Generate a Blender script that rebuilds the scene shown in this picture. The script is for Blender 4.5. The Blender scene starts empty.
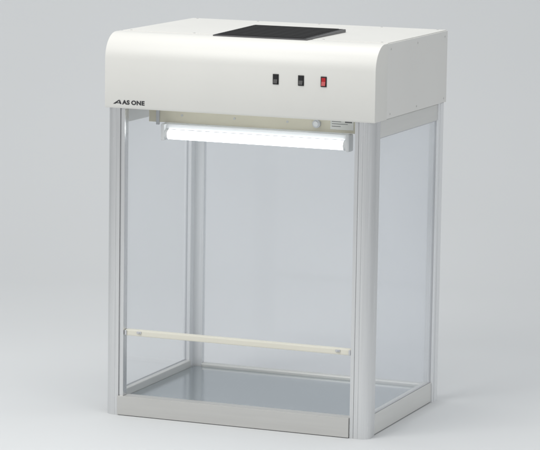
import bpy, bmesh, math, random
from mathutils import Vector, Matrix
random.seed(3)
sc=bpy.context.scene
sc.view_settings.view_transform='Standard'
try: sc.view_settings.look='None'
except Exception: pass
W,D,C,H=0.70,0.53,0.769,0.9525

# ---------------- materials ----------------
def new_mat(name):
    m=bpy.data.materials.new(name); m.use_nodes=True
    nt=m.node_tree; return m,nt,nt.nodes['Principled BSDF']
def paint(name,col,rough=.4,metal=0,var=.03,scale=6,bump=0.0,bscale=400,stretch=None,coat=0):
    m,nt,b=new_mat(name); N=nt.nodes; L=nt.links
    tc=N.new('ShaderNodeTexCoord'); mp=N.new('ShaderNodeMapping')
    L.new(tc.outputs['Object'],mp.inputs[0])
    if stretch: mp.inputs['Scale'].default_value=stretch
    n=N.new('ShaderNodeTexNoise'); n.inputs['Scale'].default_value=scale; n.inputs['Detail'].default_value=5
    L.new(mp.outputs[0],n.inputs['Vector'])
    r=N.new('ShaderNodeValToRGB')
    a=[max(0,c*(1-var)) for c in col]; d=[min(1,c*(1+var)) for c in col]
    r.color_ramp.elements[0].position=.3; r.color_ramp.elements[1].position=.7
    r.color_ramp.elements[0].color=(*a,1); r.color_ramp.elements[1].color=(*d,1)
    L.new(n.outputs['Fac'],r.inputs[0]); L.new(r.outputs[0],b.inputs['Base Color'])
    rr=N.new('ShaderNodeMapRange'); rr.inputs['To Min'].default_value=rough*.85; rr.inputs['To Max'].default_value=rough*1.15
    L.new(n.outputs['Fac'],rr.inputs['Value']); L.new(rr.outputs[0],b.inputs['Roughness'])
    b.inputs['Metallic'].default_value=metal
    b.inputs['Coat Weight'].default_value=coat
    if bump:
        n2=N.new('ShaderNodeTexNoise'); n2.inputs['Scale'].default_value=bscale
        L.new(mp.outputs[0],n2.inputs['Vector'])
        bp=N.new('ShaderNodeBump'); bp.inputs['Strength'].default_value=bump; bp.inputs['Distance'].default_value=.001
        L.new(n2.outputs['Fac'],bp.inputs['Height']); L.new(bp.outputs[0],b.inputs['Normal'])
    return m
M_hood=paint('cream_enamel',(.73,.725,.69),.40,var=.012,bump=.08,bscale=500)
M_side=paint('cream_enamel_side',(.74,.735,.71),.42,var=.012,bump=.08,bscale=500)
M_alu=paint('satin_aluminium',(.71,.715,.72),.26,metal=.75,var=.05,scale=10,stretch=(30,30,.5),bump=.07,bscale=30)
M_alur=paint('satin_aluminium_rear',(.82,.83,.84),.4,metal=.2,var=.03,scale=10,stretch=(30,30,.5))
M_alud=paint('aluminium_gasket',(.56,.57,.59),.5,metal=.3)
M_rail=paint('aluminium_rail',(.73,.73,.71),.40,metal=.4,var=.02,scale=8,stretch=(.6,.6,12))
M_base=paint('base_beam_metal',(.60,.595,.575),.36,metal=.5,var=.025,scale=8,stretch=(.6,1,12))
M_steel=paint('stainless_plate',(.43,.475,.50),.17,metal=.75,var=.05,scale=5,stretch=(1,25,1))
M_bar=paint('ivory_bar',(.72,.70,.61),.4,var=.02)
M_beige=paint('beige_panel',(.70,.66,.53),.45,var=.03)
M_black=paint('black_plastic',(.012,.012,.013),.35,var=.1)
M_rim=paint('dark_grey_rim',(.12,.12,.125),.4,var=.05)
M_grille=paint('black_grille',(.008,.008,.009),.6,var=.2,scale=40)
M_red=paint('red_switch',(.42,.015,.02),.3,var=.03)
M_white=paint('white_plastic',(.70,.71,.71),.4,var=.01)
M_ink=paint('dark_ink',(.03,.03,.035),.5,var=.05)
M_label=paint('label_sticker',(.80,.80,.76),.5,var=.03)
M_screw=paint('screw_steel',(.60,.60,.59),.4,metal=.4)

def glass(name,haze=.12,tint=(.93,.95,.975),refl=.3,c1=(.90,.94,.97),c2=(.94,.97,.99)):
    m,nt,b=new_mat(name); N=nt.nodes; L=nt.links; N.remove(b)
    out=[x for x in N if x.type=='OUTPUT_MATERIAL'][0]
    tr=N.new('ShaderNodeBsdfTransparent'); tr.inputs[0].default_value=(*tint,1)
    gl=N.new('ShaderNodeBsdfGlossy'); gl.inputs['Roughness'].default_value=.03
    lw=N.new('ShaderNodeLayerWeight'); lw.inputs[0].default_value=.5
    pw=N.new('ShaderNodeMath'); pw.operation='POWER'; pw.inputs[1].default_value=4; L.new(lw.outputs['Facing'],pw.inputs[0])
    fr=N.new('ShaderNodeMath'); fr.operation='MULTIPLY_ADD'; fr.inputs[1].default_value=refl; fr.inputs[2].default_value=.02; L.new(pw.outputs[0],fr.inputs[0])
    df=N.new('ShaderNodeBsdfDiffuse')
    tl=N.new('ShaderNodeBsdfTranslucent')
    tc=N.new('ShaderNodeTexCoord'); n=N.new('ShaderNodeTexNoise'); n.inputs['Scale'].default_value=2.5
    L.new(tc.outputs['Object'],n.inputs['Vector'])
    r=N.new('ShaderNodeValToRGB'); r.color_ramp.elements[0].color=(*c1,1); r.color_ramp.elements[1].color=(*c2,1)
    L.new(n.outputs['Fac'],r.inputs[0]); L.new(r.outputs[0],df.inputs[0]); L.new(r.outputs[0],tl.inputs[0])
    m0=N.new('ShaderNodeMixShader'); m0.inputs[0].default_value=.5
    L.new(df.outputs[0],m0.inputs[1]); L.new(tl.outputs[0],m0.inputs[2])
    m1=N.new('ShaderNodeMixShader'); m1.inputs[0].default_value=haze
    L.new(tr.outputs[0],m1.inputs[1]); L.new(m0.outputs[0],m1.inputs[2])
    m2=N.new('ShaderNodeMixShader'); L.new(fr.outputs[0],m2.inputs[0])
    L.new(m1.outputs[0],m2.inputs[1]); L.new(gl.outputs[0],m2.inputs[2]); L.new(m2.outputs[0],out.inputs[0])
    return m
M_glass=glass('pale_clear_glass',.13,(.985,.990,.996),.3,(.92,.94,.98),(.95,.97,1.0))
M_gback=glass('milky_rear_glass',.20,(.990,.993,1.0),.3,(.93,.95,1.0),(.96,.98,1.0))
M_sash=glass('clear_sash',.012,(.99,.992,.994),.2)

m,nt,b=new_mat('lit_tube'); b.inputs['Base Color'].default_value=(.25,.26,.28,1)
b.inputs['Emission Color'].default_value=(.93,.975,1,1)
lw=nt.nodes.new('ShaderNodeLayerWeight'); lw.inputs[0].default_value=.5
mr=nt.nodes.new('ShaderNodeMapRange'); mr.inputs['From Min'].default_value=.15; mr.inputs['From Max'].default_value=.95; mr.inputs['To Min'].default_value=10.0; mr.inputs['To Max'].default_value=.5
nt.links.new(lw.outputs['Facing'],mr.inputs['Value']); nt.links.new(mr.outputs[0],b.inputs['Emission Strength'])
M_tube=m
M_back=paint('grey_paper_sweep',(.66,.675,.682),.8,var=.014,scale=.8,bump=.05,bscale=300)

# ---------------- mesh helpers ----------------
def mesh_obj(name,bm,mat,parent=None,smooth=False):
    bmesh.ops.recalc_face_normals(bm,faces=bm.faces)
    me=bpy.data.meshes.new(name); bm.to_mesh(me); bm.free()
    o=bpy.data.objects.new(name,me); sc.collection.objects.link(o)
    for mm in (mat if isinstance(mat,(list,tuple)) else [mat]): me.materials.append(mm)
    if smooth:
        for p in me.polygons: p.use_smooth=True
        md=o.modifiers.new('es','EDGE_SPLIT'); md.split_angle=math.radians(35)
    if parent: o.parent=parent
    return o
def add_box(bm,x0,x1,y0,y1,z0,z1,bev=0,mi=0):
    g=bmesh.ops.create_cube(bm,size=1)
    for v in g['verts']:
        v.co=Vector(((x0+x1)/2+v.co.x*(x1-x0),(y0+y1)/2+v.co.y*(y1-y0),(z0+z1)/2+v.co.z*(z1-z0)))
    es=list({e for v in g['verts'] for e in v.link_edges})
    fs={f for v in g['verts'] for f in v.link_faces}
    for f in fs: f.material_index=mi
    if bev: bmesh.ops.bevel(bm,geom=es,offset=bev,segments=2,profile=.6,affect='EDGES')
def box(name,x0,x1,y0,y1,z0,z1,mat,parent,bev=.001):
    bm=bmesh.new(); add_box(bm,x0,x1,y0,y1,z0,z1,bev); return mesh_obj(name,bm,mat,parent)
def extrude_poly(bm,pts,vec):
    vs=[bm.verts.new(p) for p in pts]; f=bm.faces.new(vs)
    r=bmesh.ops.extrude_face_region(bm,geom=[f])
    bmesh.ops.translate(bm,vec=Vector(vec),verts=[v for v in r['geom'] if isinstance(v,bmesh.types.BMVert)])
def add_cyl(bm,p,axis,r,l,seg=24,r2=None):
    g=bmesh.ops.create_cone(bm,cap_ends=True,segments=seg,radius1=r,radius2=r if r2 is None else r2,depth=l)
    q=Vector((0,0,1)).rotation_difference(Vector(axis))
    for v in g['verts']: v.co=q@v.co+Vector(p)
def cyl(name,p,axis,r,l,mat,parent,seg=24,r2=None):
    bm=bmesh.new(); add_cyl(bm,p,axis,r,l,seg,r2); return mesh_obj(name,bm,mat,parent,True)

# ---------------- the bench ----------------
bench=bpy.data.objects.new('clean_bench',None); sc.collection.objects.link(bench)
bench['label']='white hooded aluminium framed glass clean bench with lit lamp'
bench['category']='clean bench'

def post(cx,cy,sx,sy,a,bd,r,z0,z1,mat=None):
    P=[]
    P.append((a,bd*0.45)); P.append((a,.006))
    P.append((a-.001,.003))
    P.append((a-.010,.003)); P.append((a-.0105,0.0055)); P.append((a-.0120,.0055)); P.append((a-.0125,0))
    if r+.006<a-.0125:
        P+= [(r+.0045,0),(r+.0035,.0009),(r+.0025,0)]
    n=10
    for i in range(n+1):
        t=math.pi/2*i/n
        P.append((r-r*math.sin(t),r-r*math.cos(t)))
    if r+.006<bd-.0125:
        P+= [(0,r+.0025),(.0009,r+.0035),(0,r+.0045)]
    P.append((0,bd-.0125)); P.append((.0035,bd-.0120)); P.append((.0035,bd-.0105)); P.append((.0015,bd-.010)); P.append((.0015,bd)); P.append((a*.45,bd)); P.append((a*.45,bd*.45))
    bm=bmesh.new()
    extrude_poly(bm,[(cx+sx*x,cy+sy*y,z0) for x,y in P],(0,0,z1-z0))
    return mesh_obj('corner_post',bm,mat or M_alu,bench,True)
post(0,0,1,1,.050,.050,.024,0,C)
post(W,0,-1,1,.050,.050,.024,0,C)
post(0,D,1,-1,.046,.046,.012,0,C,M_alur)
post(W,D,-1,-1,.034,.046,.012,0,C,M_alur)

bm=bmesh.new(); add_box(bm,.0505,W-.0505,.004,.030,.002,.050,.002)
base=mesh_obj('base_beam',bm,M_base,bench)
box('beam_cover',.035,W-.050,-.0018,.0036,.0015,.0495,M_base,base,.001)
box('base_beam',.0465,W-.0345,D-.028,D-.004,.002,.043,M_rail,bench,.004)
for x0,x1 in ((.004,.026),(W-.026,W-.004)):
    box('side_rail',x0,x1,.0505,D-.0465,.002,.052,M_rail,bench,.002)
    box('top_rail',x0,x1,.0505,D-.0465,C-.042,C-.001,M_rail,bench,.002)
box('top_rail',.0465,W-.0345,D-.028,D-.004,C-.042,C-.001,M_rail,bench,.002)

bm=bmesh.new(); add_box(bm,.027,W-.027,.031,D-.029,.024,.034,.001); mesh_obj('work_floor',bm,M_steel,bench)

def gl(x0,x1,y0,y1,z0,z1,mt=None):
    return box('glass_panel',x0,x1,y0,y1,z0,z1,mt or M_glass,bench,0)
gl(.012,.0165,.049,D-.044,.0525,C-.0425)
gl(W-.0165,W-.012,.049,D-.044,.0525,C-.0425)
gl(.045,W-.033,D-.018,D-.0135,.0435,C-.0425,M_gback)
def gasket_side(x0,x1):
    bm=bmesh.new()
    z0,z1=.0525,C-.0425
    add_box(bm,x0,x1,.0505,.0530,z0,z1); add_box(bm,x0,x1,D-.0485,D-.0465,z0,z1)
    add_box(bm,x0,x1,.0532,D-.0487,z0,z0+.0015); add_box(bm,x0,x1,.0532,D-.0487,z1-.0015,z1)
    mesh_obj('gasket',bm,M_alud,bench)
gasket_side(.0070,.0105); gasket_side(W-.0105,W-.0070)

sash=box('sliding_sash',.052,W-.052,.020,.0235,.219,C-.004,M_sash,bench,0)
bm=bmesh.new(); add_box(bm,.051,W-.051,.008,.026,.2015,.2170,.003); add_box(bm,.054,W-.054,.0255,.030,.199,.210,.001)
bar=mesh_obj('sash_handle_bar',bm,M_bar,sash)
for x in (.090,W-.084):
    bm=bmesh.new(); add_box(bm,x-.006,x+.006,.0045,.0079,.2090,.2145,.0012); add_cyl(bm,(x,.003,.2117),(0,1,0),.0022,.004,12)
    mesh_obj('sash_catch',bm,M_alud,sash)
for x in (.0535,W-.0535):
    box('sash_end_cap',x-.002,x+.003,.0045,.0078,.2035,.2155,M_alud,sash,.0008)

# hood
r=.062
def hood_profile(off=0,y1=D):
    P=[(0+off+.004,C+off),(off,C+.006+off)]
    n=14
    for i in range(n+1):
        t=math.pi/2*i/n
        P.append((r-(r-off)*math.cos(t),H-r+(r-off)*math.sin(t)))
    P.append((y1,H-off)); P.append((y1,C+off)); return P
x0,x1=-.003,W+.003
yf=-.004
bm=bmesh.new(); extrude_poly(bm,[(x0,y+yf,z) for y,z in hood_profile(0,.085)],(x1-x0,0,0))
es=[e for e in bm.edges if (abs(e.verts[0].co.x-e.verts[1].co.x)<1e-6)]
bmesh.ops.bevel(bm,geom=es,offset=.002,segments=2,profile=.6,affect='EDGES')
hood=mesh_obj('hood',bm,M_hood,bench,True)
box('hood_casing',x0+.001,x1-.001,.0815,D+.002,C+.001,H-.0015,M_side,hood,.001)
box('top_plate',x0+.004,x1-.004,.090,D,H-.0014,H+.0004,M_hood,hood,.0006)
for x in (.02,.19,.36,.53,.68):
    for y in (.10,D-.015):
        if y<.2 and x in(.36,): continue
        cyl('screw',(x,y,H+.0008),(0,0,1),.0028,.0012,M_screw,hood,12)
for y in (.105,.30,D-.02):
    for z in (C+.012,H-.015):
        cyl('screw',(x1-.0007,y,z),(1,0,0),.0024,.0012,M_screw,hood,12)
# vent on the top
vx0,vx1,vy0,vy1=.258,.505,.055,.322
h0,h1=.003,.0080
bm=bmesh.new()
vs=[bm.verts.new(v) for v in [(vx0,vy0,H),(vx1,vy0,H),(vx1,vy1,H),(vx0,vy1,H),(vx0,vy0,H+h0),(vx1,vy0,H+h0),(vx1,vy1,H+h1),(vx0,vy1,H+h1)]]
for f in [(0,1,2,3),(4,5,6,7),(0,1,5,4),(1,2,6,5),(2,3,7,6),(3,0,4,7)]: bm.faces.new([vs[i] for i in f])
bmesh.ops.bevel(bm,geom=bm.edges[:],offset=.0008,segments=2,affect='EDGES')
vent=mesh_obj('intake_vent',bm,M_rim,hood)
bm=bmesh.new()
n=18
add_box(bm,vx0+.003,vx1-.006,vy0+.003,vy1-.005,H+.0005,H+h0+.0006)
for v in bm.verts:
    if v.co.z>H+.002: v.co.z=H+h0+(h1-h0)*(v.co.y-vy0)/(vy1-vy0)+.0006
for i in range(n):
    y=vy0+.014+(vy1-vy0-.030)*i/(n-1); z=H+h0+(h1-h0)*(y-vy0)/(vy1-vy0)
    add_box(bm,vx0+.010,vx1-.014,y-.0028,y+.0028,z+.0002,z+.0020)
mesh_obj('intake_slats',bm,M_grille,vent)

# switches
ys=yf
def switch(x,z,mat):
    s=box('power_switch',x-.0075,x+.0075,ys-.002,ys+.001,z-.0125,z+.0125,M_black,hood,.0008)
    bm=bmesh.new()
    a=.005;h=.0095
    vs=[bm.verts.new(v) for v in [(x-a,ys-.0018,z-h),(x+a,ys-.0018,z-h),(x+a,ys-.0018,z+h),(x-a,ys-.0018,z+h),(x-a,ys-.0055,z-h),(x+a,ys-.0055,z-h),(x+a,ys-.0025,z+h),(x-a,ys-.0025,z+h),(x-a,ys-.0028,z),(x+a,ys-.0028,z)]]
    for f in [(0,1,2,3),(4,5,9,8),(8,9,6,7),(0,1,5,4),(2,3,7,6),(1,2,6,9,5),(3,0,4,8,7)]: bm.faces.new([vs[i] for i in f])
    mesh_obj('switch_rocker',bm,mat,s)
    return s
switch(.449,.8615,M_black); switch(.514,.8615,M_black)
s=switch(.572,.8615,M_red); s['label']='red rocker switch in black frame'

def text(name,body,x,z,size,mat,parent,bold=.0,sx=1):
    cu=bpy.data.curves.new(name,'FONT'); cu.body=body; cu.size=size; cu.extrude=.0002; cu.offset=bold; cu.space_character=1.08; cu.space_word=.75
    o=bpy.data.objects.new(name,cu); sc.collection.objects.link(o)
    bpy.context.view_layer.update()
    dg=bpy.context.evaluated_depsgraph_get()
    me=bpy.data.meshes.new_from_object(o.evaluated_get(dg)); bpy.data.objects.remove(o)
    mo=bpy.data.objects.new(name,me); sc.collection.objects.link(mo); me.materials.clear(); me.materials.append(mat)
    me.transform(Matrix.Translation((x,ys-.0004,z))@Matrix.Rotation(math.pi/2,4,'X')@Matrix.Diagonal((sx,1,1,1)))
    mo.parent=parent; return mo
text('brand_lettering','AS ONE',.0455,.7795,.0142,M_ink,hood,.0006,1.14)
bm=bmesh.new()
zz=.7795
def tri(pts):
    vs=[bm.verts.new((x,ys-.0006,z)) for x,z in pts]; bm.faces.new(vs)
tri([(.020,zz),(.035,zz+.0100),(.0385,zz+.0100),(.0265,zz)])
tri([(.0385,zz+.0100),(.0430,zz),(.0388,zz),(.0358,zz+.0070)])
tri([(.0300,zz+.0036),(.0380,zz+.0036),(.0388,zz+.0018),(.0280,zz+.0018)])
mesh_obj('brand_emblem',bm,M_ink,hood)

# lamp
panel=box('lamp_panel',.070,.640,.100,.106,.728,C-.0005,M_beige,bench,.001)
cyl('starter_socket',(.518,.096,.748),(0,1,0),.010,.010,M_alud,panel)
cyl('starter_cap',(.518,.090,.748),(0,1,0),.006,.006,M_white,panel)
box('rating_label',.552,.612,.0985,.0999,.736,.760,M_label,panel,.0002)
for z,xe in ((.7555,.580),(.7500,.597),(.7440,.579)): box('label_line',.556,xe,.0980,.0984,z-.0006,z+.0006,M_rim,panel,0)
box('label_line',.590,.608,.0980,.0984,.7538,.7570,M_rim,panel,0)
box('panel_bracket',.092,.100,.094,.0998,.722,C-.0005,M_alud,panel,.001)
for x in (.16,.30,.44): cyl('panel_screw',(x,.0990,.748),(0,1,0),.003,.002,M_screw,panel,12)
lamp=box('fluorescent_lamp',.115,.610,.086,.099,.714,.7275,M_white,bench,.002)
cyl('lamp_tube',(.3625,.086,.7005),(1,0,0),.0118,.480,M_tube,lamp,32)
for x,sg in ((.119,-1),(.606,1)):
    bm=bmesh.new(); add_box(bm,x-.005,x+.005,.073,.103,.686,.7275,.003)
    add_cyl(bm,(x-sg*.007,.086,.7005),(1,0,0),.0126,.010)
    mesh_obj('lamp_socket',bm,M_white,lamp)

# ---------------- camera ----------------
cp=Vector((3.04633,-6.53763,1.56593)); yaw,pit,rol,f=-0.37963,0.14936,0.01494,2.94331
fw=Vector((math.sin(yaw)*math.cos(pit),math.cos(yaw)*math.cos(pit),-math.sin(pit)))
rt=Vector((math.cos(yaw),-math.sin(yaw),0)); up=rt.cross(fw)
r2=rt*math.cos(rol)+up*math.sin(rol); u2=-rt*math.sin(rol)+up*math.cos(rol)
cd=bpy.data.cameras.new('camera'); cam=bpy.data.objects.new('camera',cd); sc.collection.objects.link(cam)
mt=Matrix((( r2.x,u2.x,-fw.x,cp.x),(r2.y,u2.y,-fw.y,cp.y),(r2.z,u2.z,-fw.z,cp.z),(0,0,0,1)))
cam.matrix_world=mt; cd.sensor_width=36; cd.lens=f*1000/540*36; cd.clip_end=200; cd.clip_start=.1
sc.camera=cam

# ---------------- sweep ----------------
bm=bmesh.new()
dirv=Vector((math.sin(yaw),math.cos(yaw),0)); side=Vector((math.cos(yaw),-math.sin(yaw),0))
c0=Vector((W/2,D/2,0))
prof=[(-12,0),(-4,0),(0,0),(1.2,0)]
R=1.8
for i in range(1,17):
    t=math.pi/2*i/16; prof.append((1.6+R*math.sin(t),R-R*math.cos(t)))
prof.append((1.6+R,7))
rows=[]
for d,z in prof:
    rows.append([bm.verts.new(c0+dirv*d+side*s+Vector((0,0,z))) for s in (-9,-3,3,9)])
for a,b_ in zip(rows,rows[1:]):
    for i in range(3): bm.faces.new([a[i],a[i+1],b_[i+1],b_[i]])
sw=mesh_obj('ground',bm,M_back,None)
for p in sw.data.polygons: p.use_smooth=True
sw['kind']='structure'; sw['label']='seamless pale grey studio paper sweep under the bench'

# ---------------- light ----------------
w=bpy.data.worlds.new('World'); sc.world=w; w.use_nodes=True
bg=w.node_tree.nodes['Background']; bg.inputs[0].default_value=(.96,.98,1,1); bg.inputs[1].default_value=.50
def area(name,loc,target,size,power,col=(1,1,1)):
    l=bpy.data.lights.new(name,'AREA'); l.energy=power; l.size=size; l.color=col
    o=bpy.data.objects.new(name,l); sc.collection.objects.link(o); o.location=loc
    o.rotation_euler=(Vector(target)-Vector(loc)).to_track_quat('-Z','Y').to_euler(); return o
area('softbox_key',(-1.0,-2.9,3.3),(.35,.2,.4),2.2,82,(1,.985,.96))
area('softbox_top',(.3,.1,3.8),(.3,.3,0),2.6,56)
area('softbox_fill',(4,-2,2.2),(.6,.2,.5),2.2,20,(.98,.99,1))
